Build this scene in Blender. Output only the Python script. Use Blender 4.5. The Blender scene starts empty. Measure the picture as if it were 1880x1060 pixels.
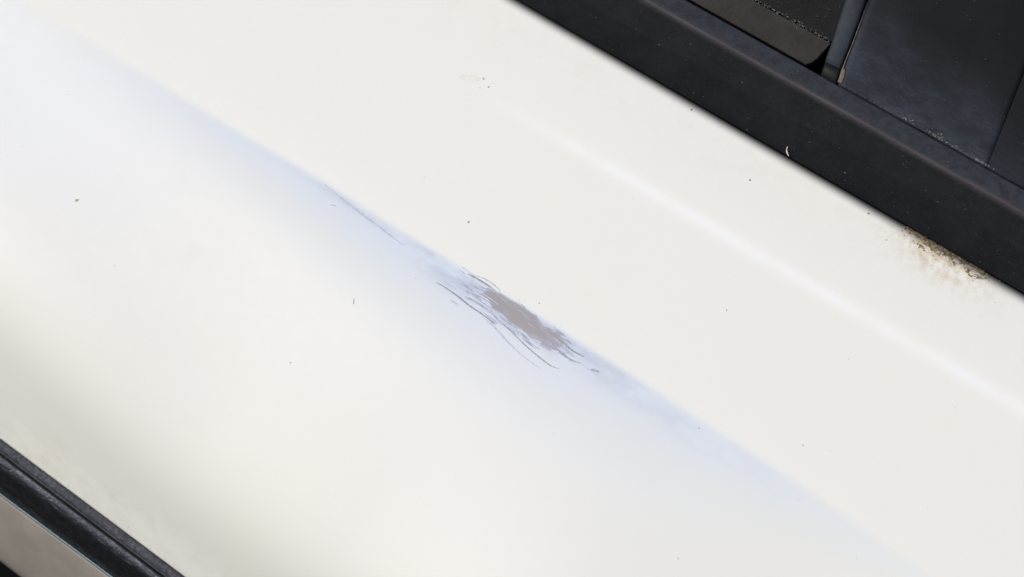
import bpy, math, random
import numpy as np
from mathutils import Vector, Matrix

random.seed(7); rng = np.random.default_rng(7)
scene = bpy.context.scene
col = scene.collection
MM = 0.001

# ---------------------------------------------------------------- frame of the car side
# u runs along the car, v up the panel, w out of it.  The shoulder of the car side faces up and out at 45 degrees.
TILT = math.radians(45)
R = Matrix(((1, 0, 0),
            (0, math.sin(TILT), -math.cos(TILT)),
            (0, math.cos(TILT), math.sin(TILT)))).to_4x4()
HEIGHT = 0.95
FRAME = Matrix.Translation((0, 0, HEIGHT)) @ R

# ---------------------------------------------------------------- camera
cam = bpy.data.cameras.new('camera'); co = bpy.data.objects.new('camera', cam); col.objects.link(co)
r = Vector((0.81070592, 0.53883832, -0.22893051))
y = Vector((-0.51855964, 0.8424092, 0.14643303))
back = Vector((0.27175, 0.0, 0.96237))
m = Matrix(((r.x, y.x, back.x, 0.17120685), (r.y, y.y, back.y, 0), (r.z, y.z, back.z, 0.60629054), (0, 0, 0, 1)))
co.matrix_world = FRAME @ m
cam.lens = 57; cam.sensor_width = 36; cam.clip_start = 0.02; cam.clip_end = 500
cam.dof.use_dof = True; cam.dof.focus_distance = 0.625; cam.dof.aperture_fstop = 13
scene.camera = co

# ---------------------------------------------------------------- sky and sun
LAT, ALP = math.radians(-30), math.radians(-4)
s_loc = Vector((math.sin(LAT), math.cos(LAT) * math.sin(ALP), math.cos(LAT) * math.cos(ALP)))
s = (R.to_3x3() @ s_loc).normalized()
elev = math.asin(s.z); azim = math.atan2(s.x, s.y)
world = bpy.data.worlds.new('World'); scene.world = world; world.use_nodes = True
nt = world.node_tree
bg = nt.nodes['Background']; sky = nt.nodes.new('ShaderNodeTexSky')
sky.sky_type = 'NISHITA'; sky.sun_disc = False
sky.sun_elevation = elev; sky.sun_rotation = azim
sky.air_density = 1.0; sky.dust_density = 0.6; sky.ozone_density = 1.5
nt.links.new(sky.outputs[0], bg.inputs[0]); bg.inputs[1].default_value = 0.13
sun = bpy.data.lights.new('sun', 'SUN'); sun.energy = 3.0; sun.angle = math.radians(0.5); sun.color = (1.0, 0.945, 0.865)
so = bpy.data.objects.new('sun', sun); col.objects.link(so)
so.rotation_euler = s.to_track_quat('Z', 'Y').to_euler(); so.location = s * 3
vs = scene.view_settings
scene.display_settings.display_device = 'sRGB'
vs.view_transform = 'Standard'; vs.look = 'None'; vs.gamma = 1; vs.exposure = -0.20

# ---------------------------------------------------------------- node helpers
class NB:
    def __init__(self, name):
        self.mat = bpy.data.materials.new(name); self.mat.use_nodes = True
        self.t = self.mat.node_tree; self.b = self.t.nodes['Principled BSDF']
        self.tc = self.t.nodes.new('ShaderNodeTexCoord').outputs['Object']
    def inp(self, sock, v):
        if hasattr(v, 'is_output'): self.t.links.new(v, sock)
        elif isinstance(v, (tuple, list)) and len(v) == 3 and sock.type == 'RGBA': sock.default_value = (*v, 1)
        else: sock.default_value = v
    def set(self, **k):
        for n, v in k.items(): self.inp(self.b.inputs[n.replace('_', ' ')], v)
    def math(self, op, a, b=0.0, clamp=False):
        n = self.t.nodes.new('ShaderNodeMath'); n.operation = op; n.use_clamp = clamp
        self.inp(n.inputs[0], a); self.inp(n.inputs[1], b); return n.outputs[0]
    def mapping(self, scale=(1, 1, 1), rot=(0, 0, 0)):
        n = self.t.nodes.new('ShaderNodeMapping'); self.t.links.new(self.tc, n.inputs[0])
        n.inputs['Scale'].default_value = scale; n.inputs['Rotation'].default_value = rot; return n.outputs[0]
    def noise(self, scale, detail=4, rough=0.55, vec=None, dist=0.0):
        n = self.t.nodes.new('ShaderNodeTexNoise'); self.t.links.new(vec or self.tc, n.inputs['Vector'])
        n.inputs['Scale'].default_value = scale; n.inputs['Detail'].default_value = detail
        n.inputs['Roughness'].default_value = rough; n.inputs['Distortion'].default_value = dist
        return n.outputs['Fac']
    def ramp(self, v, a, b, lo=0.0, hi=1.0):
        n = self.t.nodes.new('ShaderNodeMapRange'); n.interpolation_type = 'SMOOTHSTEP'
        self.inp(n.inputs[0], v)
        for i, x in zip((1, 2, 3, 4), (a, b, lo, hi)): n.inputs[i].default_value = x
        return n.outputs[0]
    def mix(self, f, a, b):
        n = self.t.nodes.new('ShaderNodeMix'); n.data_type = 'RGBA'
        self.inp(n.inputs[0], f); self.inp(n.inputs[6], a); self.inp(n.inputs[7], b); return n.outputs[2]
    def attr(self, name):
        n = self.t.nodes.new('ShaderNodeAttribute'); n.attribute_name = name; return n.outputs['Fac']
    def bump(self, h, dist, strength=1.0, base=None):
        n = self.t.nodes.new('ShaderNodeBump'); self.inp(n.inputs['Height'], h)
        n.inputs['Distance'].default_value = dist; n.inputs['Strength'].default_value = strength
        if base: self.t.links.new(base, n.inputs['Normal'])
        return n.outputs[0]

def plain(name, c, rough=0.6, c2=None, sc=900, spec=0.5, bumpd=0.0, lo=0.35, hi=0.65):
    n = NB(name)
    nz = n.noise(sc, 5)
    n.set(Base_Color=n.mix(n.ramp(nz, lo, hi), c, c2 or c), Roughness=rough, Specular_IOR_Level=spec)
    if bumpd: n.set(Normal=n.bump(n.noise(sc * 1.3, 4), bumpd))
    return n.mat

# white paint, scuffed to lavender primer, with a sky-blue tint painted along the crease
P = NB('white_paint')
sky_tint = P.attr('sky_tint'); scuff = P.attr('scuff'); stain = P.attr('stain')
big = P.noise(14, 3, 0.5); fine = P.noise(260, 6, 0.65); streak = P.noise(120, 5, 0.6, P.mapping((0.35, 1.6, 1), (0, 0, 0.03)))
cream = P.mix(P.ramp(big, 0.3, 0.7), (0.82, 0.785, 0.705), (0.815, 0.785, 0.72))
cream = P.mix(P.ramp(P.noise(700, 4, 0.7), 0.55, 0.80, 0, 0.07), cream, (0.45, 0.42, 0.38))
blue = P.mix(P.ramp(P.noise(60, 4), 0.35, 0.65), (0.745, 0.81, 0.90), (0.77, 0.81, 0.885))
w1 = P.math('MULTIPLY', sky_tint, P.ramp(streak, 0.2, 0.75, 0.85, 1.0), True)
c = P.mix(w1, cream, blue)  # blue of the sky under the crease, painted into the base colour
c = P.mix(P.attr('sky_cool'), c, (0.80, 0.79, 0.79))  # cooler skylit cast below the crease, mixed into the paint colour
patch = P.math('MULTIPLY', P.math('MULTIPLY', scuff, P.ramp(P.noise(95, 7, 0.62, P.mapping((0.6, 1.2, 1))), 0.38, 0.64), True), 0.7)
c = P.mix(patch, c, (0.50, 0.52, 0.62))
gr = P.math('MULTIPLY', P.attr('grime'), P.ramp(P.noise(75, 7, 0.7, P.mapping((1, 1, 1), (0, 0, .5))), 0.42, 0.75, 0.0, 0.42), True)
c = P.mix(gr, c, (0.66, 0.60, 0.52))
gr2 = P.math('MULTIPLY', P.attr('grime'), P.ramp(P.noise(520, 5, 0.75), 0.60, 0.78, 0.0, 0.5), True)
c = P.mix(gr2, c, (0.42, 0.38, 0.32))
st = P.math('MULTIPLY', stain, P.ramp(P.noise(330, 6, 0.7), 0.36, 0.66), True)
c = P.mix(P.math('MULTIPLY', st, 0.75), c, (0.56, 0.43, 0.25))
c = P.mix(P.math('MULTIPLY', P.attr('ridge_highlight'), P.ramp(P.noise(90, 4), .25, .6, .3, .7)), c, (0.865, 0.855, 0.835))  # bright highlight along the ridge, painted as a paler colour
c = P.mix(P.math('MULTIPLY', P.attr('smudge'), 0.05), c, (0.35, 0.34, 0.33))
c = P.mix(P.attr('edge_shade'), c, (0.010, 0.011, 0.013))   # soft shadow edge along the trim, painted into the colour
P.set(Base_Color=c, Roughness=P.ramp(fine, 0.3, 0.7, 0.50, 0.60), Specular_IOR_Level=0.2,
      Normal=P.bump(P.noise(420, 3), 0.00003, 1.0, P.bump(P.noise(38, 2), 0.00012)))
PAINT = P.mat

def black(name, c, dust, rough=0.5, sc=420, amount=0.6, spec=0.22, stretch=(1, 1, 1), rot=0.0, grain=0.00006, thr=(0.4, 0.75)):
    n = NB(name)
    base = n.mix(n.ramp(n.noise(70, 5), 0.35, 0.65), c, tuple(x * 1.5 for x in c))
    d = n.math('MULTIPLY', n.ramp(n.noise(sc, 7, 0.7, n.mapping(stretch, (0, 0, rot))), *thr), n.ramp(n.noise(22, 3), 0.3, 0.7, 0.35, 1.0))
    base = n.mix(n.math('MULTIPLY', d, amount), base, dust)
    sp = n.ramp(n.noise(2600, 2, 0.5), 0.68, 0.80, 0, 0.55)
    base = n.mix(sp, base, tuple(min(1, x * 2.2) for x in dust))
    n.set(Base_Color=base, Roughness=rough, Specular_IOR_Level=spec, Normal=n.bump(n.noise(1500, 4, 0.6), grain))
    return n
RB = black('weathered_black_rubber', (0.0068, 0.0070, 0.0078), (0.018, 0.0195, 0.024), 0.6, spec=0.15)
rc = RB.b.inputs['Base Color'].links[0].from_socket
rc = RB.mix(RB.math('MULTIPLY', RB.attr('upper_face'), RB.ramp(RB.noise(300, 6, 0.7), 0.25, 0.7, 0.45, 1.0)), rc, (0.045, 0.047, 0.055))  # bluish grey tone above the trim ridge
rc = RB.mix(RB.math('MULTIPLY', RB.attr('ridge_tone'), RB.ramp(RB.noise(160, 5, 0.6, RB.mapping((0.2, 1.5, 1))), 0.2, 0.7, 0.55, 1.0)), rc, (0.088, 0.078, 0.082))  # paler mauve tone along the trim ridge
RB.set(Base_Color=rc); RUB = RB.mat
SILL = black('dusty_brown_black_plastic', (0.024, 0.020, 0.0185), (0.055, 0.045, 0.040), 0.65, 500, 0.6, 0.15).mat
GLASS = black('dusty_dark_glass', (0.0075, 0.007, 0.0068), (0.03, 0.026, 0.024), 0.5, 300, 0.3, 0.12).mat
DIV = black('dusty_divider_plastic', (0.023, 0.026, 0.031), (0.048, 0.058, 0.072), 0.6, 350, 0.7, 0.15).mat
FOOT = black('dark_rubber_foot', (0.009, 0.009, 0.009), (0.02, 0.02, 0.021), 0.6).mat
# dark quarter panel with a smear of bluish dust near its lower edge
Q = NB('smeared_dark_panel')
haze = Q.attr('smear')
sm = Q.ramp(Q.noise(55, 6, 0.65, Q.mapping((1.0, 2.2, 1), (0, 0, -0.5))), 0.2, 0.8, 0.2, 0.9)
h = Q.math('MULTIPLY', haze, sm, True)
h = Q.math('MULTIPLY', h, Q.ramp(Q.noise(700, 5, 0.7, Q.mapping((0.5, 1.6, 1), (0, 0, -0.9))), 0.2, 0.75, 0.45, 1.0))
qc = Q.mix(Q.ramp(Q.noise(60, 5), 0.35, 0.65), (0.0065, 0.0067, 0.0075), (0.009, 0.0093, 0.0105))
qc = Q.mix(h, qc, (0.062, 0.075, 0.098))
qc = Q.mix(Q.ramp(Q.noise(2300, 2), 0.69, 0.8, 0, 0.4), qc, (0.10, 0.11, 0.12))
Q.set(Base_Color=qc, Roughness=0.55, Specular_IOR_Level=0.12, Normal=Q.bump(Q.noise(1500, 4), 0.00005))
QUARTER = Q.mat
LIP = black('perished_rubber_lip', (0.040, 0.040, 0.047), (0.20, 0.20, 0.225), 0.8, 600, 0.8, grain=0.0004).mat
BEAD = NB('rubber_bead')
bb = BEAD.mix(BEAD.ramp(BEAD.noise(620, 6, 0.75), 0.55, 0.75, 0, 0.8), (0.007, 0.007, 0.008), (0.05, 0.05, 0.065))
BEAD.set(Base_Color=bb, Roughness=BEAD.ramp(BEAD.noise(300, 5), 0.35, 0.65, 0.30, 0.50), Specular_IOR_Level=0.6, Specular_Tint=(0.80, 0.82, 1.0),
         Normal=BEAD.bump(BEAD.noise(520, 5, 0.65, BEAD.mapping((0.5, 1, 1))), 0.0005)); BEAD = BEAD.mat
LOWER = plain('lower_shaded_paint', (0.31, 0.27, 0.228), 0.5, (0.27, 0.235, 0.2), 60, spec=0.3)  # white paint in shade, the darkness put into its beige colour
CHROME = plain('bright_edge_metal', (0.26, 0.34, 0.38), 0.5); CHROME.node_tree.nodes['Principled BSDF'].inputs['Metallic'].default_value = 0.8
VOID = plain('unlit_black_inner_metal', (0.004, 0.004, 0.004), 0.9, spec=0.1)
PRIMER = NB('bare_grey_primer')
pc = PRIMER.mix(PRIMER.ramp(PRIMER.noise(260, 6, 0.65, PRIMER.mapping((0.25, 2.2, 1), (0, 0, 0.03))), 0.3, 0.7), (0.40, 0.365, 0.375), (0.45, 0.405, 0.405))
pc = PRIMER.mix(PRIMER.ramp(PRIMER.noise(90, 3), 0.4, 0.65, 0, 0.5), pc, (0.425, 0.38, 0.36))
pc = PRIMER.mix(PRIMER.attr('fringe'), pc, (0.52, 0.52, 0.62))
PRIMER.set(Base_Color=pc, Roughness=0.75, Specular_IOR_Level=0.3, Normal=PRIMER.bump(PRIMER.noise(900, 4, 0.6, PRIMER.mapping((0.2, 2, 1))), 0.00008)); PRIMER = PRIMER.mat
SCR_D = plain('scratch_grey', (0.31, 0.295, 0.34), 0.7, (0.40, 0.39, 0.45), 700)
SCR_M = plain('scratch_mid_grey', (0.43, 0.42, 0.49), 0.7, (0.52, 0.52, 0.60), 700)
SCR_F = plain('scratch_faint_grey', (0.56, 0.565, 0.63), 0.6, (0.66, 0.67, 0.74), 700)
SMEAR = plain('tan_smear', (0.74, 0.72, 0.62), 0.5, (0.78, 0.765, 0.69), 500)
DARKSPECK = plain('dark_grit', (0.22, 0.14, 0.13), 0.9, (0.26, 0.24, 0.22), 3000)
TANSPECK = plain('tan_grit', (0.40, 0.30, 0.16), 0.9, (0.52, 0.42, 0.26), 3000)
GREYSPECK = plain('grey_grit', (0.48, 0.47, 0.45), 0.9, (0.58, 0.57, 0.54), 3000)
PALE = plain('pale_dust', (0.09, 0.09, 0.088), 0.9, (0.20, 0.195, 0.18), 900)
PALE_BLUE = plain('bluish_glint', (0.10, 0.105, 0.15), 0.7, (0.22, 0.225, 0.30), 900)  # colour of the flecks that draw the bead's highlight
DIMDUST = plain('dim_dust', (0.022, 0.025, 0.028), 0.9, (0.055, 0.055, 0.055), 900)
FIBRE = plain('pale_fibre', (0.55, 0.48, 0.40), 0.8, (0.75, 0.70, 0.62), 1500)
TAN = plain('tan_sealant', (0.11, 0.08, 0.05), 0.8, (0.20, 0.15, 0.10), 900, bumpd=0.0003)
OLIVE = plain('caked_brown_dirt', (0.13, 0.10, 0.055), 0.95, (0.36, 0.28, 0.16), 650, bumpd=0.0005, lo=0.38, hi=0.62)
GROUND = plain('asphalt', (0.10, 0.095, 0.085), 0.9, (0.16, 0.15, 0.135), 40, bumpd=0.002)

# ---------------------------------------------------------------- mesh helpers (all lengths in mm in the u, v, w frame)
def build(name, verts, faces, mat, parent=None, smooth=True, frame=True):
    me = bpy.data.meshes.new(name)
    me.from_pydata((np.asarray(verts, float) * (MM if frame else 1)).tolist(), [], faces)
    me.materials.append(mat)
    if smooth: me.polygons.foreach_set('use_smooth', [True] * len(me.polygons))
    me.update()
    o = bpy.data.objects.new(name, me); col.objects.link(o)
    if frame: o.matrix_world = FRAME
    if parent:
        o.parent = parent; o.matrix_parent_inverse = parent.matrix_world.inverted()
    return o
def tag(o, label=None, cat=None, group=None, kind=None):
    for k, v in (('label', label), ('category', cat), ('group', group), ('kind', kind)):
        if v: o[k] = v
    return o
def grid_faces(nu, nv):
    i = np.arange(nu - 1)[:, None] * nv + np.arange(nv - 1)[None, :]
    return np.stack([i, i + nv, i + nv + 1, i + 1], -1).reshape(-1, 4).tolist()
def smooth(x, a, b):
    t = np.clip((x - a) / (b - a), 0, 1); return t * t * (3 - 2 * t)
def app(v, w): return v * (1 - w / 606.3)          # a line seen at panel height v stands here when it lies w off the panel plane

# ---------------------------------------------------------------- shape of the white panel
UT = np.array([-450, -212, -180, -162, -137, -123, -91.6, -52, -20, -3, 29, 59, 97.5, 120, 153, 174, 420.])
VT = np.array([-7.6, -7.4, -6.9, -6.3, -5.8, -5.4, -4.0, -4.1, -3.2, -3.2, -2.8, -2.6, -3.0, -2.7, -3.6, -4.7, -6.0])
def crease(u): 
    uu = np.asarray(u, float); acc = 0
    for d in (-14, -7, 0, 7, 14): acc = acc + np.interp(uu + d, UT, VT)
    return acc / 5
UA = np.array([-450, -270, -235, -200, -150, -90, 0, 90, 150, 190, 240, 420.])
AA = np.array([0, 0, .12, .42, .8, .95, 1.0, .85, .5, .25, .08, 0])
def amp(u):
    u = np.asarray(u, float); return sum(np.interp(u + d, UA, AA) for d in np.linspace(-36, 36, 13)) / 13
VG = np.unique(np.concatenate([np.arange(-196, -30, 1.5), np.arange(-30, -12, .7), np.arange(-12, 3, .35), np.arange(3, 92, 1.5), np.arange(92, 101, .2)]))[::-1]
UG = np.arange(-450, 420.1, 2.0)
def wide(u): return sum(np.interp(np.asarray(u, float) + d_, WU, WV_) for d_ in np.linspace(-40, 40, 11)) / 11
WU, WV_ = ([-450, -120, -40, 10, 110, 180, 420], [.5, .6, .85, 1.0, .78, .5, .5])
def slope_deg(u, v):
    """facing of the surface in the v-w plane: 0 looks straight out, plus looks up, minus looks down"""
    d = crease(u) - v
    a = amp(u) * 23 * smooth(d, -1.8, 2.8) * (1 - smooth(d / wide(u), 3, 58)) 
    a = a - 3.5 * amp(u) * smooth(d, 50, 80)
    start = -96 + 18 * smooth(-u, 60, 200) + 10 * smooth(u, 0, 90)
    a = a - 48 * smooth(-v, -start, -start + 62) + 3 * smooth(-v, 158, 170)
    rid = smooth(u, -75, 40)
    a = a + rid * (-6.5 * np.exp(-((v - 60 - .012 * u) / 2.6) ** 2) + 2.5 * smooth(v, 62, 85))
    a = a + 1.5 + 4.5 * smooth(v, -30, 15) + 70 * smooth(v, 94.2, 100.6) ** 1.5
    return a
UU, VV = np.meshgrid(UG, VG, indexing='ij')
SL = np.tan(np.radians(np.clip(slope_deg(UU, VV), -80, 80)))
dV = -np.diff(VV, axis=1)
WW = np.zeros_like(UU)
WW[:, 1:] = np.cumsum(0.5 * (SL[:, 1:] + SL[:, :-1]) * dV, axis=1)
i60 = np.argmin(abs(VG - 40)); WW -= WW[:, i60:i60 + 1]
WBOT = float(np.median(WW[(UG > -180) & (UG < -20), :][:, np.argmin(abs(VG + 172))]))
WW -= (WW[:, [np.argmin(abs(VG + 172))]] - WBOT) * smooth(-VV, 20, 165)
VB = VG[::-1]; WB = WW[:, ::-1]
def panel_w(u, v):
    u = np.asarray(u, float); v = np.asarray(v, float)
    fu = np.clip((u - UG[0]) / 2.0, 0, len(UG) - 1.001); iu = fu.astype(int); fu = fu - iu
    jv = np.clip(np.searchsorted(VB, v) - 1, 0, len(VB) - 2); fv = np.clip((v - VB[jv]) / (VB[jv + 1] - VB[jv]), 0, 1)
    return ((WB[iu, jv] * (1 - fv) + WB[iu, jv + 1] * fv) * (1 - fu) + (WB[iu + 1, jv] * (1 - fv) + WB[iu + 1, jv + 1] * fv) * fu)
def on_panel(ua, va, lift=0.0):
    """apparent (u, v) on the flat reference plane -> point on the real surface"""
    ua = np.asarray(ua, float); va = np.asarray(va, float); u, v = ua, va
    for _ in range(4):
        w = panel_w(u, v); k = 1 - w / 606.3
        u = 171.2 + (ua - 171.2) * k; v = va * k
    return np.stack([u, v, panel_w(u, v) + lift], -1)
print('panel depth at lower edge', WBOT, 'top edge', WW[200, 0])
VLOW = -166.3
for _ in range(30): VLOW = -166.3 * (1 - float(panel_w(-100, VLOW)) / 606.3)
WBOT = float(panel_w(-100, VLOW)); print('lower edge', VLOW, WBOT)

# ---------------------------------------------------------------- the car
car = bpy.data.objects.new('car', None); col.objects.link(car); car.location = (0, 0, 0)
tag(car, 'white car side with paint scraped to grey primer along its crease, black trim above', 'car')
bpy.context.view_layer.update()

ks = VG > VLOW - 2.2
nv = int(ks.sum())
pv = np.stack([UU[:, ks], VV[:, ks], WW[:, ks]], -1).reshape(-1, 3)
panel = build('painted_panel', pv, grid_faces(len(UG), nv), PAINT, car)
u_, v_ = UU[:, ks].ravel(), VV[:, ks].ravel()
d_ = crease(u_) - v_
nw = np.sin(u_ * .071) * 1.3 + np.sin(u_ * .031 + 1) * 2
sky_tint = amp(u_) * smooth(d_, -2.6, 4.5) * (0.30 * (1 - smooth(d_ / wide(u_), 8 + nw, 62)) + 0.70 * (1 - smooth(d_ / wide(u_), 2, 30 + nw)))
sky_cool = smooth(d_, -2, 12) * (0.34 * (1 - smooth(d_, 25, 95)) * (1 - smooth(u_, 60, 150)) + .5 * smooth(-u_, 110, 230) * (1 - smooth(-v_, 60, 125)))
sky_tint *= 0.72 + 0.28 * np.exp(-(u_ / 110) ** 2)
sc = smooth(d_, -0.5, 2.5) * (1 - smooth(d_, 5, 14)) * np.clip(1.15 * np.exp(-((u_ - 5) / 42) ** 2) + 0.5 * np.exp(-((u_ + 65) / 40) ** 2) * (1 - smooth(d_, 2, 6)) + .35 * np.exp(-((u_ - 75) / 40) ** 2), 0, 1.2)
rdg = smooth(u_, -80, 20) * np.exp(-((v_ - 60 - u_ * .012) / 2.4) ** 2)
smu = np.exp(-((u_ + 138) / 3) ** 2 - ((v_ + 36) / 5) ** 2) + np.exp(-((u_ + 116) / 3) ** 2 - ((v_ + 57) / 5) ** 2)
sta = np.exp(-((u_ - 131) / 19) ** 2) * smooth(v_, 79, 97) ** 1.6 * 1.4
for nm, val in (('sky_tint', sky_tint), ('scuff', sc), ('stain', sta), ('sky_cool', sky_cool), ('grime', 0.5 * smooth(v_, 62, 97) + 0.9 * smooth(-v_, 152, 168)), ('ridge_highlight', rdg), ('smudge', smu), ('edge_shade', smooth(v_, 94.4, 100.4))):
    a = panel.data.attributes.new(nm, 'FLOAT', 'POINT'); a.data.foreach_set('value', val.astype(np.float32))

def seg_dist(px, py, poly):
    x, y2 = np.asarray(px), np.asarray(py); best = np.full(x.shape, 1e9); inside = np.zeros(x.shape, bool)
    n = len(poly)
    for i in range(n):
        (x1, y1), (x2, y3) = poly[i], poly[(i + 1) % n]
        dx, dy = x2 - x1, y3 - y1; t = np.clip(((x - x1) * dx + (y2 - y1) * dy) / (dx * dx + dy * dy + 1e-9), 0, 1)
        best = np.minimum(best, np.hypot(x - x1 - t * dx, y2 - y1 - t * dy))
        c2 = ((y1 > y2) != (y3 > y2)) & (x < (x2 - x1) * (y2 - y1) / (y3 - y1 + 1e-12) + x1)
        inside ^= c2
    return np.where(inside, -best, best)
def vnoise(x, y2, seed):
    g = np.random.default_rng(seed).random((64, 64)); x = np.mod(x, 63); y2 = np.mod(y2, 63)
    i, j = x.astype(int), y2.astype(int); fx, fy = x - i, y2 - j; fx = fx * fx * (3 - 2 * fx); fy = fy * fy * (3 - 2 * fy)
    i2, j2 = (i + 1) % 64, (j + 1) % 64
    return (g[i, j] * (1 - fx) + g[i2, j] * fx) * (1 - fy) + (g[i, j2] * (1 - fx) + g[i2, j2] * fx) * fy
def ragged(name, poly, step, amp_, sx, sy, mat, parent, lift, ang=0.0, seed=3, loc_lift=None):
    p = np.array(poly); lo = p.min(0) - 3; hi = p.max(0) + 3
    xs = np.arange(lo[0], hi[0], step); ys = np.arange(lo[1], hi[1], step)
    X, Y = np.meshgrid(xs, ys, indexing='ij'); 
    ca, sa = math.cos(ang), math.sin(ang); a, b = X * ca + Y * sa, -X * sa + Y * ca
    nz = (vnoise(a * sx + 20, b * sy + 20, seed) - .5) + .5 * (vnoise(a * sx * 2.7 + 9, b * sy * 2.7 + 31, seed + 1) - .5) + .3 * (vnoise(a * sx * 7 + 9, b * sy * 6 + 31, seed + 2) - .5)
    f = seg_dist(X, Y, poly) + amp_ * nz < 0
    L = lift if loc_lift is None else lift + loc_lift * (vnoise(X * 2, Y * 2, 5))
    V = on_panel(X, Y, L).reshape(-1, 3); ny = len(ys)
    used, faces = {}, []; fr = (np.clip(1 + (seg_dist(X, Y, poly) + amp_ * nz) / 1.3, 0, 1) ** 1.5).ravel()
    for i in range(len(xs) - 1):
        for j in range(ny - 1):
            if f[i, j]:
                q = []
                for k in (i * ny + j, (i + 1) * ny + j, (i + 1) * ny + j + 1, i * ny + j + 1): q.append(used.setdefault(k, len(used)))
                faces.append(q)
    vv = V[np.array(list(used.keys()))]
    o = build(name, vv, faces, mat, parent)
    a = o.data.attributes.new('fringe', 'FLOAT', 'POINT'); a.data.foreach_set('value', fr[np.array(list(used.keys()))].astype(np.float32))
    return o

PATCH = [(-9.18, -8.36), (-7.95, -4.63), (-4.97, -3.8), (-2.57, -3.6), (2.32, -3.6), (7.47, -3.9), (12.89, -3.9), (17.7, -4.6), (22.79, -4.9), (27.85, -5.2), (31.01, -5.4), (29.35, -7.42), (30.26, -10.65), (26.62, -10.6), (22.8, -11.0), (18.42, -10.9), (14.58, -11.6), (10.17, -11.3), (6.03, -11.4), (2.75, -10.3), (-1.58, -11.0), (-5.31, -10.2), (-7.97, -9.7)]
sp_ = ragged('scraped_patch', PATCH, 0.22, 2.6, 0.16, 0.9, PRIMER, panel, 0.035, 0.0)
sp_['label'] = 'bare grey primer scraped through the paint'

def ribbon(name, pts, width, mat, parent, lift=0.05, rag=0.25, taper=True, surf=on_panel):
    p = np.array(pts, float)
    t = np.concatenate([[0], np.cumsum(np.hypot(*np.diff(p, axis=0).T))]); L = t[-1]
    n = max(4, int(L / 0.5)); q = np.linspace(0, L, n)
    # smooth interpolation
    c = np.stack([np.interp(q, t, p[:, k]) for k in (0, 1)], -1)
    for _ in range(3): c[1:-1] = (c[:-2] + 2 * c[1:-1] + c[2:]) / 4
    d = np.gradient(c, axis=0); d /= np.linalg.norm(d, axis=1, keepdims=True) + 1e-9; nrm = np.stack([-d[:, 1], d[:, 0]], -1)
    s_ = np.linspace(0, 1, n); width = width * 1.3
    w = width * .5 * ((np.clip(np.sin(np.pi * (s_ * .92 + .04)), 0.05, 1) ** .5) if taper else 1) * (1 + rag * rng.normal(size=n))
    w = np.clip(w, 0.03, None)
    a, b = c + nrm * w[:, None], c - nrm * w[:, None]
    V = np.concatenate([surf(a[:, 0], a[:, 1], lift), surf(b[:, 0], b[:, 1], lift)])
    F = [[i, i + n, i + n + 1, i + 1] for i in range(n - 1)]
    return build(name, V, F, mat, parent)
SCR = [
 ([(-27.33, -14.04), (-23.73, -13.75), (-17.29, -13.96), (-10.61, -14.6), (-4.96, -14.67), (-0.49, -14.86), (2.39, -14.75)], .50, SCR_D),
 ([(-14.35, -12.75), (-10.41, -12.1), (-6.21, -11.88), (-1.74, -12.07), (1.41, -13.08), (5.42, -13.75)], .62, SCR_M),
 ([(5.0, -13.6), (10.97, -14.51), (16.77, -15.7), (21.99, -16.43), (26.5, -16.82), (29.93, -17.0), (33.29, -16.16)], .36, SCR_D),
 ([(-18.35, -4.46), (-14.47, -4.18), (-10.25, -3.97), (-5.35, -4.24)], .50, SCR_D),
 ([(-15.62, -3.39), (-12.4, -2.61), (-8.19, -2.4), (-3.43, -3.04)], .34, SCR_M),
 ([(-12.55, -9.85), (-8.47, -9.42), (-5.73, -9.23)], .45, SCR_M),
 ([(-4.68, -15.09), (-0.37, -15.97), (5.35, -17.14), (11.32, -18.72), (17.41, -19.61), (22.49, -19.93), (27.33, -19.92)], .32, SCR_F),
 ([(-18.52, -16.81), (-14.42, -16.84)], .5, SCR_F),
 ([(25.5, -9.4), (28.31, -10.41), (32.78, -10.82), (36.27, -10.66), (38.79, -9.95)], .42, SCR_D),
 ([(28.0, -6.3), (29.77, -7.15), (33.68, -7.62), (38.71, -7.09)], .42, SCR_D),
 ([(43.5, -9.9), (45.2, -9.28), (46.9, -8.77)], .8, SCR_M),
 ([(-27.93, -10.33), (-25.57, -10.08)], .5, SCR_F),
 ([(-15.5, -7.3), (-11.91, -7.07), (-6.84, -6.65)], .38, SCR_M),
 ([(-1.37, -15.4), (3.64, -16.43), (8.2, -17.72), (13.87, -18.88)], .3, SCR_F),
 ([(-3.94, -14.73), (-0.06, -15.0), (2.59, -15.6)], .4, SCR_M),
 ([(-21, -8.2), (-16, -8.3), (-10, -8.0)], .4, SCR_F),
 ([(-25.5, -12.1), (-21, -12.0), (-17.5, -12.2)], .35, SCR_F),
 ([(-12, -6.0), (-9.5, -5.8), (-7, -5.5)], .4, SCR_M),
 ([(-11.5, -8.5), (-9.2, -8.3), (-7, -8.0)], .4, SCR_M),
 ([(18, -12.2), (23, -12.6), (27, -12.2)], .5, SCR_F),
 ([(6, -12.6), (9, -13.0), (12, -13.2)], .4, SCR_F),
 ([(-90.03, -5.31), (-76.38, -6.79), (-61.91, -7.67), (-47.49, -8.72)], .6, SCR_F),
 ([(39, -9.9), (43, -10.3), (48, -10.2)], .35, SCR_F),
 ([(-66.6, 59.5), (-62.5, 61.2), (-57.7, 63.4)], 2.0, SMEAR),
]
def axis_v(u): return np.interp(u, [-30, -10, 5, 20, 40], [-6.5, -7.2, -7.9, -8.6, -8.4])
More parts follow.
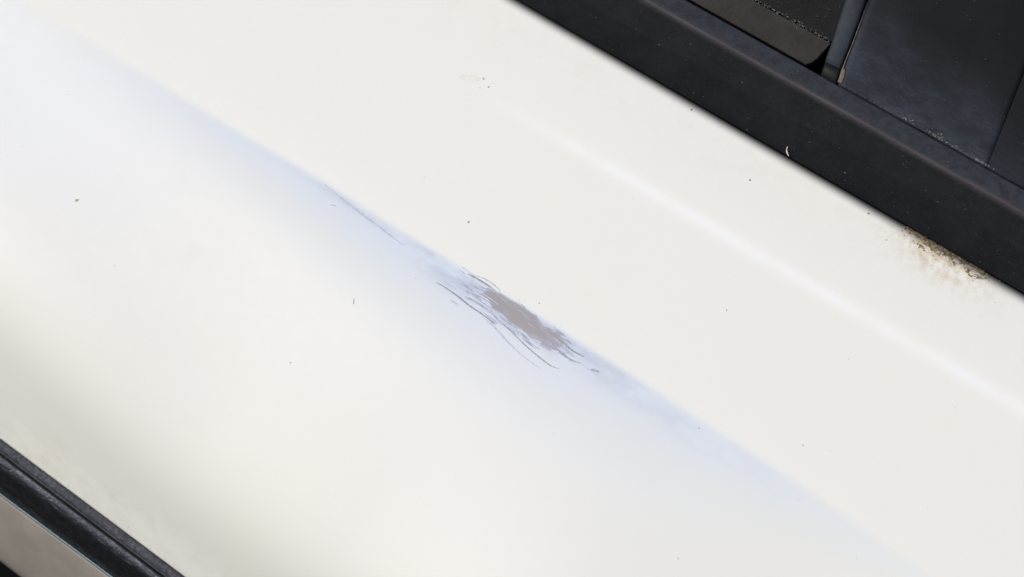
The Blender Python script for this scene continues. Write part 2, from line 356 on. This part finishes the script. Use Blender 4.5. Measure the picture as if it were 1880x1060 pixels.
for k in range(42):                      # bundle of short broken scuffs round the patch
    side = rng.random()
    if side < .3: u0, off_, L = rng.uniform(-24, -9), rng.uniform(-3.6, 3.6), rng.uniform(3, 9)
    elif side < .78: u0, off_, L = rng.uniform(-16, 16), rng.uniform(-6.8, -4.0), rng.uniform(3, 11)
    else: u0, off_, L = rng.uniform(22, 34), rng.uniform(-3.5, 2.6), rng.uniform(3, 8)
    us_ = np.linspace(u0, u0 + L, 5); sk = rng.uniform(-.06, .05)
    SCR.append((list(zip(us_, axis_v(us_) + off_ + sk * (us_ - u0))), rng.uniform(.2, .42), SCR_M if rng.random() < .45 else SCR_F))
SHRED = plain('thin_paint_remnant', (0.47, 0.44, 0.47), 0.6, (0.52, 0.50, 0.55), 600)
for k in range(9):                      # shreds of paint left inside the patch
    u0 = rng.uniform(-6, 22); L = rng.uniform(2, 8); us_ = np.linspace(u0, u0 + L, 4)
    ribbon('paint_shred', list(zip(us_, axis_v(us_) + rng.uniform(-2.8, 3.0) - .05 * (us_ - u0))), rng.uniform(.16, .34), SHRED, sp_, lift=.06)
for pts, w_, m_ in SCR: ribbon('scratch', pts, w_, m_, panel, lift=0.045)

# ---------------------------------------------------------------- swept strips
def sweep(name, prof, mat, parent, u0=-450, u1=420, du=6.0, taper=None, wob=0.0, ends=True):
    """prof: (v, w) list in mm from bottom to top; the v given are true positions"""
    us = np.arange(u0, u1 + du * .5, du); pr_ = np.array(prof, float); n = len(pr_)
    V = []
    for u in us:
        for k, (v, w) in enumerate(pr_):
            b = taper[k] * u if taper else 0
            V.append((u, v + b + wob * rng.normal() * .3, w + wob * rng.normal()))
    F = grid_faces(len(us), n)
    if ends:
        F.append(list(range(n))); F.append(list(range(len(us) * n - 1, (len(us) - 1) * n - 1, -1)))
    return build(name, V, F, mat, parent)
def rounded(pts, rad, n=6):
    """polyline with its corners turned into arcs of the given radii"""
    out = [pts[0]]
    for i in range(1, len(pts) - 1):
        p0, p1, p2 = map(np.array, (pts[i - 1], pts[i], pts[i + 1])); r_ = rad[i] if isinstance(rad, (list, tuple)) else rad
        a = p0 - p1; b = p2 - p1; la, lb = np.linalg.norm(a), np.linalg.norm(b); k = min(r_, la * .49, lb * .49)
        A, B = p1 + a / la * k, p1 + b / lb * k
        for t in np.linspace(0, 1, n): out.append(tuple((1 - t) ** 2 * A + 2 * t * (1 - t) * p1 + t * t * B))
    out.append(pts[-1]); return out
# upper black trim strip
WE = float(panel_w(60, 97.6))
tp = rounded([(100.1, -9), (99.6, WE - 1.6), (101.2, WE - .2), (111, .2), (117, 3.2), (120.5, 4.9), (122, 5.7), (123.3, 6.4), (125.5,5.7), (130.9, 3.6), (131.2, -8)], [0, .5, 1.2, .4, .4, .4, .4, 1.6, .4, .6, 0], 8)
tp = [(app(v, w) if w > -5 else v, w) for v, w in tp]
trim = sweep('window_trim', tp, RUB, car)
tv = np.array([x.co[1] / MM for x in trim.data.vertices])
tr_ = app(123.6, 6)
for nm, val in (('upper_face', smooth(tv, tr_ - 1, tr_ + 1.6)), ('ridge_tone', np.where(tv < tr_, np.clip(1 + (tv - tr_) / 2.6, 0, 1), np.clip(1 - (tv - tr_) / 1.0, 0, 1)) ** 1.5)):
    a = trim.data.attributes.new(nm, 'FLOAT', 'POINT'); a.data.foreach_set('value', val.astype(np.float32))
def trim_surf(ua, va, lift=0.1):
    ua = np.asarray(ua, float); va = np.asarray(va, float)
    w = np.interp(va, [p[0] for p in tp[12:]], [p[1] for p in tp[12:]])
    u = 171.2 + (ua - 171.2) * (1 - w / 606.3); v = va * (1 - w / 606.3)
    w = np.interp(v, [p[0] for p in tp[12:]], [p[1] for p in tp[12:]])
    return np.stack([u, v, w + lift], -1)
# backing behind the gaps
build('inner_frame', [(-450, 95, -14), (420, 95, -14), (420, 262, -14), (-450, 262, -14)], [[0, 1, 2, 3]], VOID, car)
# left of the divider: sloping sill strip and the window glass above
def plate(name, outline, w_top, thick, mat, parent, bev=0.5, wfun=None):
    """solid plate with a chamfered outline; outline is (u, v) counter-clockwise"""
    n = len(outline); c = np.array(outline, float)
    def off(d):
        o = []
        for i in range(n):
            p0, p1, p2 = c[i - 1], c[i], c[(i + 1) % n]
            e1 = (p1 - p0) / np.linalg.norm(p1 - p0); e2 = (p2 - p1) / np.linalg.norm(p2 - p1)
            n1 = np.array([-e1[1], e1[0]]); n2 = np.array([-e2[1], e2[0]]); b = n1 + n2; b /= max(.3, b @ b / 2 + 1e-9) 
            o.append(p1 + b * d)
        return np.array(o)
    wf = wfun or (lambda u, v: 0 * u)
    rings = []
    for d, dw in ((0, -thick), (0, -bev), (bev * .3, -bev * .3), (bev, 0)):
        q = off(d); rings.append(np.stack([q[:, 0], q[:, 1], w_top + dw + wf(q[:, 0], q[:, 1])], -1))
    V = np.concatenate(rings); F = []
    for k in range(3):
        for i in range(n):
            j = (i + 1) % n; F.append([k * n + i, k * n + j, (k + 1) * n + j, (k + 1) * n + i])
    F.append([3 * n + i for i in range(n)])
    return build(name, V, F, mat, parent, smooth=False)
sill_out = [(-450, 131.9), (50.2, 131.9), (51.6, 133.6), (52.6, 136), (53.2, 139.5), (54.0, 143.6), (-450, 143.6)]
plate('sill_strip', sill_out, 0.0, 8, SILL, car, .35, lambda u, v: (v - 131.9) * 0.05)
plate('window_glass', [(-450, 144.3), (54.0, 144.3), (52.6, 150), (45, 185), (25, 260), (-450, 260)], -0.4, 5, GLASS, car, .3, lambda u, v: -(v - 144) * 0.06)
# divider bar
def between(p, q, t): return (p[0] + (q[0] - p[0]) * t, p[1] + (q[1] - p[1]) * t)
DL = [(57.0, 132.2), (55.2, 139), (54.0, 144.5), (51.8, 152.8), (49.6, 161.5), (24, 255)]
DR = [(63.7, 132.0), (61.7, 139.5), (60.0, 148.1), (58.3, 156.0), (56.2, 164.7), (33, 255)]
def bar(name, L, Rr, mat, parent, w0=0.6, bul=0.9, sub=5, wf=lambda v: 0):
    V = []; N = 9
    for a, b in zip(L, Rr):
        V.append((a[0], a[1], w0 - 8))
        for k in range(N):
            t = k / (N - 1); p = between(a, b, t); V.append((p[0], p[1], w0 + bul * math.sin(math.pi * t) ** .5 + wf(p[1])))
        V.append((b[0], b[1], w0 - 8))
    n = N + 2; F = grid_faces(len(L), n); F.append(list(range(n))); F.append(list(range(len(V) - 1, len(V) - n - 1, -1)))
    return build(name, V, F, mat, parent)
bar('divider_bar', [(55.9, 136.3)] + DL[1:], [(62.4, 136.6)] + DR[1:], DIV, car)
bar('divider_foot', [(57.2, 131.2), (56.5, 134), (56.0, 136.1)], [(64.1, 131.0), (63.0, 134.4), (62.5, 136.4)], FOOT, car, 0.2, .5)
# right of the divider: quarter panel in two pieces with a fine joint
qv = np.concatenate([[131.0, 131.5], np.arange(132.0, 262, 2.0)])
def edgeL(v): return np.interp(v, [131, 139.5, 148.1, 156, 164.7, 262], [65.1, 62.6, 60.9, 59.2, 57.2, 33])
def edgeR(v): return 126.2 - (v - 139.3) * 0.19
NQ = 40
V = []; sme = []
for v in qv:
    a, b = edgeL(v), edgeR(v)
    for k in range(NQ):
        t = k / (NQ - 1); u = a + (b - a) * t
        e = min(u - a, (b - u) * 2 + .3, v - 130.9)
        V.append((u, v, 1.6 - .035 * (v - 132) + .004 * (u - a) - .5 * max(0, 1 - e / .8) ** 2))
        lim = 176 - 0.28 * (u - 60) + 2.5 * math.sin(u * .13)
        sme.append(max(0, 1 - max(0, v - 132) / max(6, lim - 132)) ** 1.3 + .12 * max(0, 1 - abs(v - lim + 14) / 8) + .35 * max(0, 1 - (u - a) / 4) * (v < 175))
V = np.array(V)
# side walls
n0 = len(V); left = V.reshape(len(qv), NQ, 3)[:, 0].copy(); left[:, 2] -= 7; bot = V.reshape(len(qv), NQ, 3)[0].copy(); bot[:, 2] -= 7
right = V.reshape(len(qv), NQ, 3)[:, -1].copy(); right[:, 2] -= 7
Vall = np.concatenate([V, left, bot, right]); F = [f[::-1] for f in grid_faces(len(qv), NQ)]
for i in range(len(qv) - 1): F.append([i * NQ, (i + 1) * NQ, n0 + i + 1, n0 + i]); F.append([(i + 1) * NQ + NQ - 1, i * NQ + NQ - 1, n0 + len(qv) + NQ + i, n0 + len(qv) + NQ + i + 1])
for k in range(NQ - 1): F.append([k + 1, k, n0 + len(qv) + k, n0 + len(qv) + k + 1])
quarter = build('quarter_panel', Vall, F, QUARTER, car)
quarter['label'] = 'dark quarter panel smeared with bluish dust'
sv = np.concatenate([sme, np.zeros(len(Vall) - n0)])
a_ = quarter.data.attributes.new('smear', 'FLOAT', 'POINT'); a_.data.foreach_set('value', np.clip(sv, 0, 1.0).astype(np.float32))
V = []; sme = []
for v in qv:
    a, b = edgeR(v) + .12, 420
    for k in range(NQ):
        t = (k / (NQ - 1)) ** 2; u = a + (b - a) * t
        V.append((u, v, 1.5 - .035 * (v - 132) + .004 * (edgeR(v) - edgeL(v))))
        sme.append(.42 * max(0, 1 - (v - 132) / 26))
V = np.array(V); n0 = len(V); left = V.reshape(len(qv), NQ, 3)[:, 0].copy(); left[:, 2] -= 7; bot = V.reshape(len(qv), NQ, 3)[0].copy(); bot[:, 2] -= 7
F = [f[::-1] for f in grid_faces(len(qv), NQ)]
for i in range(len(qv) - 1): F.append([i * NQ, (i + 1) * NQ, n0 + i + 1, n0 + i])
for k in range(NQ - 1): F.append([k + 1, k, n0 + len(qv) + k, n0 + len(qv) + k + 1])
Vall = np.concatenate([V, left, bot])
rear = build('rear_panel', Vall, F, QUARTER, car)
a_ = rear.data.attributes.new('smear', 'FLOAT', 'POINT'); a_.data.foreach_set('value', np.concatenate([sme, np.zeros(len(Vall) - n0)]).astype(np.float32))
# sealant edge beside the divider, with a crumb at its foot
sl = [(v, edgeL(v) - (.55 if v < 138 else .22 if v < 141 else .12), edgeL(v) + .1) for v in (133.5, 136, 139.5, 148, 156, 164.7, 200)]
build('sealant', [p for v, a, b in sl for p in ((a, v, 1.2), (b, v, 1.9 - .035 * (v - 132)))], [[2 * i, 2 * i + 1, 2 * i + 3, 2 * i + 2] for i in range(len(sl) - 1)], TAN, car)
plate('sealant_crumb', [(64.2, 131.7), (66.0, 131.7), (65.6, 134.0), (64.9, 136.0), (63.8, 137.6), (63.4, 135.6)], 2.0, 3, TAN, car, .4)

# ---------------------------------------------------------------- lower strip, edge metal and lower body
A = lambda v, w: (app(v, w), w)
W0 = WBOT
lip = sweep('rubber_lip', [A(-170.6, W0 - 5), A(-170.4, W0 + .6), A(-169.6, W0 + 1.8), A(-168.5, W0 + 2.2), A(-167.2, W0 + 1.9), A(-166.55, W0 + .9), A(-166.4, W0 - 4)], LIP, car, du=1.2, wob=.07)
bd = [A(v, W0 + w) for v, w in rounded([(-182.6, -16), (-182.6, -13.5), (-180.5, -7.5), (-178.2, -3.4), (-175.6, 1.9), (-174.2, 2.9), (-172.2, 3.2), (-171.1, 1.2), (-170.8, -7)], [0, .6, 1, 1.5, 1.2, .8, .8, .6, 0], 5)]
tpr = [0.012 * float(np.clip(-(p[0] - app(-170.8, W0)) / 10, 0, 1)) for p in bd]
bead = sweep('rubber_bead', bd, BEAD, car, du=1.5, wob=.05, taper=tpr)
edge = sweep('bright_edge', [A(-183.25, W0 - 17), A(-183.2, W0 - 13.2), A(-182.95, W0 - 12.8), A(-182.65, W0 - 13.2), A(-182.5, W0 - 17)], CHROME, car, taper=[.012] * 5)
lw = [A(-206.4, W0 - 56), A(-206.2, W0 - 50), A(-205.6, W0 - 47), A(-198, W0 - 34), A(-190, W0 - 22), A(-184.4, W0 - 14.6), A(-183.5, W0 - 13.9), A(-183.3, W0 - 17)]
sweep('lower_panel', lw, LOWER, car, taper=[.0] * 3 + [.003, .007, .012, .012, .012])
sweep('rocker_strip', [(-330, -150), (-262, -60), A(-216, W0 - 60), A(-207, W0 - 53), A(-206.6, W0 - 56)], VOID, car)

# ---------------------------------------------------------------- ground
g = build('ground', [(-30, -30, 0), (30, -30, 0), (30, 30, 0), (-30, 30, 0)], [[0, 1, 2, 3]], GROUND, None, frame=False)
g['kind'] = 'structure'

# ---------------------------------------------------------------- grit lying on the paint, one thing each
def grain(name, ua, va, ra, mat, surf=on_panel, el=1.0, rot=0.0):
    p = surf(ua, va, 0.0); V = []; F = []; n = 9
    ring = [(1.0, 0.0), (.8, .35), (.35, .55)]
    for k, (q, hgt) in enumerate(ring):
        for i in range(n):
            a = 2 * math.pi * i / n; rr = ra * q * (1 + .22 * math.sin(a * 3 + ua) + .1 * math.sin(a * 5 + va))
            x, y2 = rr * el * math.cos(a), rr * math.sin(a); x, y2 = x * math.cos(rot) - y2 * math.sin(rot), x * math.sin(rot) + y2 * math.cos(rot)
            V.append((p[0] + x, p[1] + y2, float(surf(ua + x, va + y2, 0.0)[2]) + ra * hgt * .8 + .02))
    for k in range(2):
        for i in range(n): F.append([k * n + i, k * n + (i + 1) % n, (k + 1) * n + (i + 1) % n, (k + 1) * n + i])
    F.append([2 * n + i for i in range(n)])
    return build(name, V, F, mat)
def grit(label, ua, va, ra, mat, el=1.0, rot=0.0, surf=on_panel, name='grit_speck', cat='speck'):
    ra *= .76
    return tag(grain(name, ua, va, ra, mat, surf, el, rot), label, cat, 'specks of grit on the car')
grit('orange brown speck on white paint above the left part of the scraped patch', -29.65, 12.79, .55, TANSPECK, 1.3, 1.2)
grit('tan speck alone on the white paint near the left edge of the photo', -180.22, -67.08, .75, TANSPECK, 1.5, .9)
grit('black speck on white paint between the black trim and the pale ridge', 55.99, 83.26, .5, DARKSPECK)
grit('dark speck touching the lower edge of the black trim, left of the pale fibre', 21.96, 95.2, .55, DARKSPECK)
grit('dark speck under the black trim, just left of the caked brown dirt', 100.35, 94.9, .5, DARKSPECK)
grit('elongated grey speck on white paint below left of the caked brown dirt', 111.13, 89.7, .4, GREYSPECK, 2.0, .4)
grit('tiny dark speck on white paint right of the scrape, below the pale ridge', 75.21, 36.57, .35, DARKSPECK)
grit('pale grey speck just above the upper edge of the scraped patch', 12.4, 0.88, .42, GREYSPECK)
grit('small grey speck on white paint below left of the scratches', -60.84, -72.52, .35, DARKSPECK)
grit('black speck beside the pale tan smear at the start of the ridge', -53.0, 62.46, .45, DARKSPECK)
grit('yellowish speck on white paint near the lower right end of the crease', 125.84, 9.03, .4, TANSPECK)
grit('grey speck in the middle of the bluish band, right of the scratches', 90.34, -6.44, .4, GREYSPECK)
grit('dark dash at the top right end of the pale tan smear', -56.6, 64.2, .3, DARKSPECK, 2.6, -.3)
grit('small brown grey speck under the pale tan smear', -55.9, 60.4, .32, GREYSPECK)
ribbon('x', [(-82.8, -10.89), (-81.68, -10.48), (-80.43, -10.26)], .3, GREYSPECK, None, lift=.1)
o = bpy.data.objects['x']; o.name = 'hair'; o.data.name = 'hair'; tag(o, 'short grey hair lying on the bluish band left of the scratches', 'hair')
o = ribbon('hair', [(-52.71, -37.2), (-52.3, -38), (-51.53, -39.2)], .22, DARKSPECK, None, lift=.1)
tag(o, 'tiny dark hair on white paint below the scratches', 'hair')
o = ribbon('fibre', [(61.38, 101.3), (61.53, 99.75), (62.73, 98.99), (63.6, 98.4)], .38, FIBRE, None, lift=.35, surf=trim_surf, rag=.1)
tag(o, 'pale curled fibre stuck to the lower edge of the black trim', 'fibre')

# ---------------------------------------------------------------- dust nobody could count
def scatter(name, pts, mat, surf, rmin, rmax, label, kind='stuff'):
    V, F = [], []
    P3 = surf(pts[:, 0], pts[:, 1], 0.03)
    for p in P3:
        r0 = rmin + (rmax - rmin) * rng.random() ** 3; n = 5; b = len(V); ph = rng.random() * 6; e = 1 + rng.random()
        V.append((p[0], p[1], p[2] + r0 * .2))
        for i in range(n):
            a = ph + 2 * math.pi * i / n; V.append((p[0] + r0 * e * math.cos(a), p[1] + r0 * math.sin(a), p[2]))
        for i in range(n): F.append([b, b + 1 + i, b + 1 + (i + 1) % n])
    o = build(name, V, F, mat, None, smooth=False)
    return tag(o, label, 'dust', None, kind)
N = 330
pts = np.stack([rng.uniform(-90, 200, N), rng.uniform(99.2, 130, N)], -1)
scatter('dust', pts, DIMDUST, trim_surf, .10, .34, 'faint grey dust specks scattered over the black trim')
N = 22
pts = np.stack([rng.uniform(-90, 200, N), rng.uniform(99.2, 130, N)], -1)
scatter('dust', pts, PALE, trim_surf, .10, .30, 'brighter pale dust specks scattered over the black trim')
N = 110
pts = np.stack([rng.uniform(-240, 200, N), rng.uniform(-150, 94, N)], -1)
scatter('dust', pts, GREYSPECK, on_panel, .08, .26, 'barely visible grey dust specks over the white paint')
def flat_surf(w0, k=0.0, v0=132):
    return lambda u, v, l=0.0: np.stack([171.2 + (np.asarray(u, float) - 171.2) * (1 - w0 / 606.3), np.asarray(v, float), w0 + k * (np.asarray(v, float) - v0) + l], -1)
N = 200
t = rng.random(N); pts = np.stack([15 + 38 * t, 144.0 + rng.normal(size=N) * .35 * (1 + 1.5 * (rng.random(N) < .25))], -1)
scatter('dust', pts, PALE, flat_surf(.75), .07, .22, 'line of pale dust along the joint left of the divider bar')
N = 200
pts = np.stack([rng.uniform(-20, 51, N), rng.uniform(132.5, 160, N)], -1)
scatter('dust', pts, DIMDUST, lambda u, v, l=0: np.stack([u, v, .7 - .03 * np.maximum(0, v - 143) + 0 * u], -1), .08, .26, 'dust specks on the dark window left of the divider bar')
N = 260
pts = np.stack([rng.uniform(64, 190, N), rng.uniform(133, 190, N)], -1)
scatter('dust', pts, DIMDUST, lambda u, v, l=0: np.stack([u, v, 1.95 - .035 * (v - 132)], -1), .08, .26, 'dust specks on the dark quarter panel right of the divider bar')
N = 150
cl = rng.choice(5, N, p=[.2, .22, .16, .2, .22]); cu = np.array([93.5, 103.8, 107, 116, 125])[cl]; sp2 = np.array([1.3, 1.6, 1.2, 4, 1.8])[cl]
pts = np.stack([cu + rng.normal(size=N) * sp2, 131.55 + abs(rng.normal(size=N)) * np.where(cl < 3, .8, .2)], -1)
scatter('dust', pts, PALE, flat_surf(2.0), .08, .34, 'pale chips caught in the joint right of the divider bar')
N = 90
pts = np.stack([rng.uniform(67, 128, N), 131.5 + rng.normal(size=N) * .12], -1)
scatter('dust', pts, PALE, flat_surf(2.0), .05, .14, 'fine grey grit along the joint of trim and quarter panel')
# caked dirt at the seam under the trim
DIRT = [(114.5, 98.2), (120.7, 99.2), (132.3, 99.1), (145.8, 98.8), (148, 98.0), (147, 96.6), (143.5, 95.4), (139, 96.6), (134, 95.6), (130, 95.0), (126, 94.9), (122.5, 93.9), (118.5, 95.6), (116, 97)]
dirt = ragged('caked_dirt', DIRT, 0.2, 4.4, .55, 1.0, OLIVE, None, 0.06, seed=11, loc_lift=.35)
tag(dirt, 'brown dirt caked in the seam under the black trim', 'dirt', None, 'stuff')
N = 170
pts = np.stack([131 + rng.normal(size=N) * 10, 97.9 - abs(rng.normal(size=N)) * 2.4], -1)
scatter('dirt', pts, OLIVE, on_panel, .06, .22, 'brown dirt crumbs around the caked seam')
o = ribbon('dirt', [(114.5, 99.4), (122, 99.5), (131, 99.4), (141, 99.5)], .2, TAN, None, lift=.25, rag=.8, surf=on_panel)
tag(o, 'thin tan tidemark of dirt on the lower edge of the black trim', 'dirt')
N = 160
pts = np.stack([rng.uniform(-170, -20, N), -166.9 + abs(rng.normal(size=N)) * 1.8], -1)
scatter('dirt', pts, OLIVE, on_panel, .06, .22, 'fine dirt along the top of the lower rubber lip')

N = 200
pts = np.stack([rng.uniform(-175, -20, N), app(-173.3, W0 + 3) + rng.normal(size=N) * .45], -1)
bvs = np.array(sorted(bd)); 
scatter('dust', pts, PALE_BLUE, lambda u, v, l=0: np.stack([u, v + .012 * u * .25, np.interp(v, bvs[:, 0], bvs[:, 1]) + .12], -1), .08, .30, 'pale bluish flecks standing in for the highlight on the lower rubber bead')  # bead's bluish highlight drawn with pale flecks
scene.render.resolution_x = 1024; scene.render.resolution_y = 577
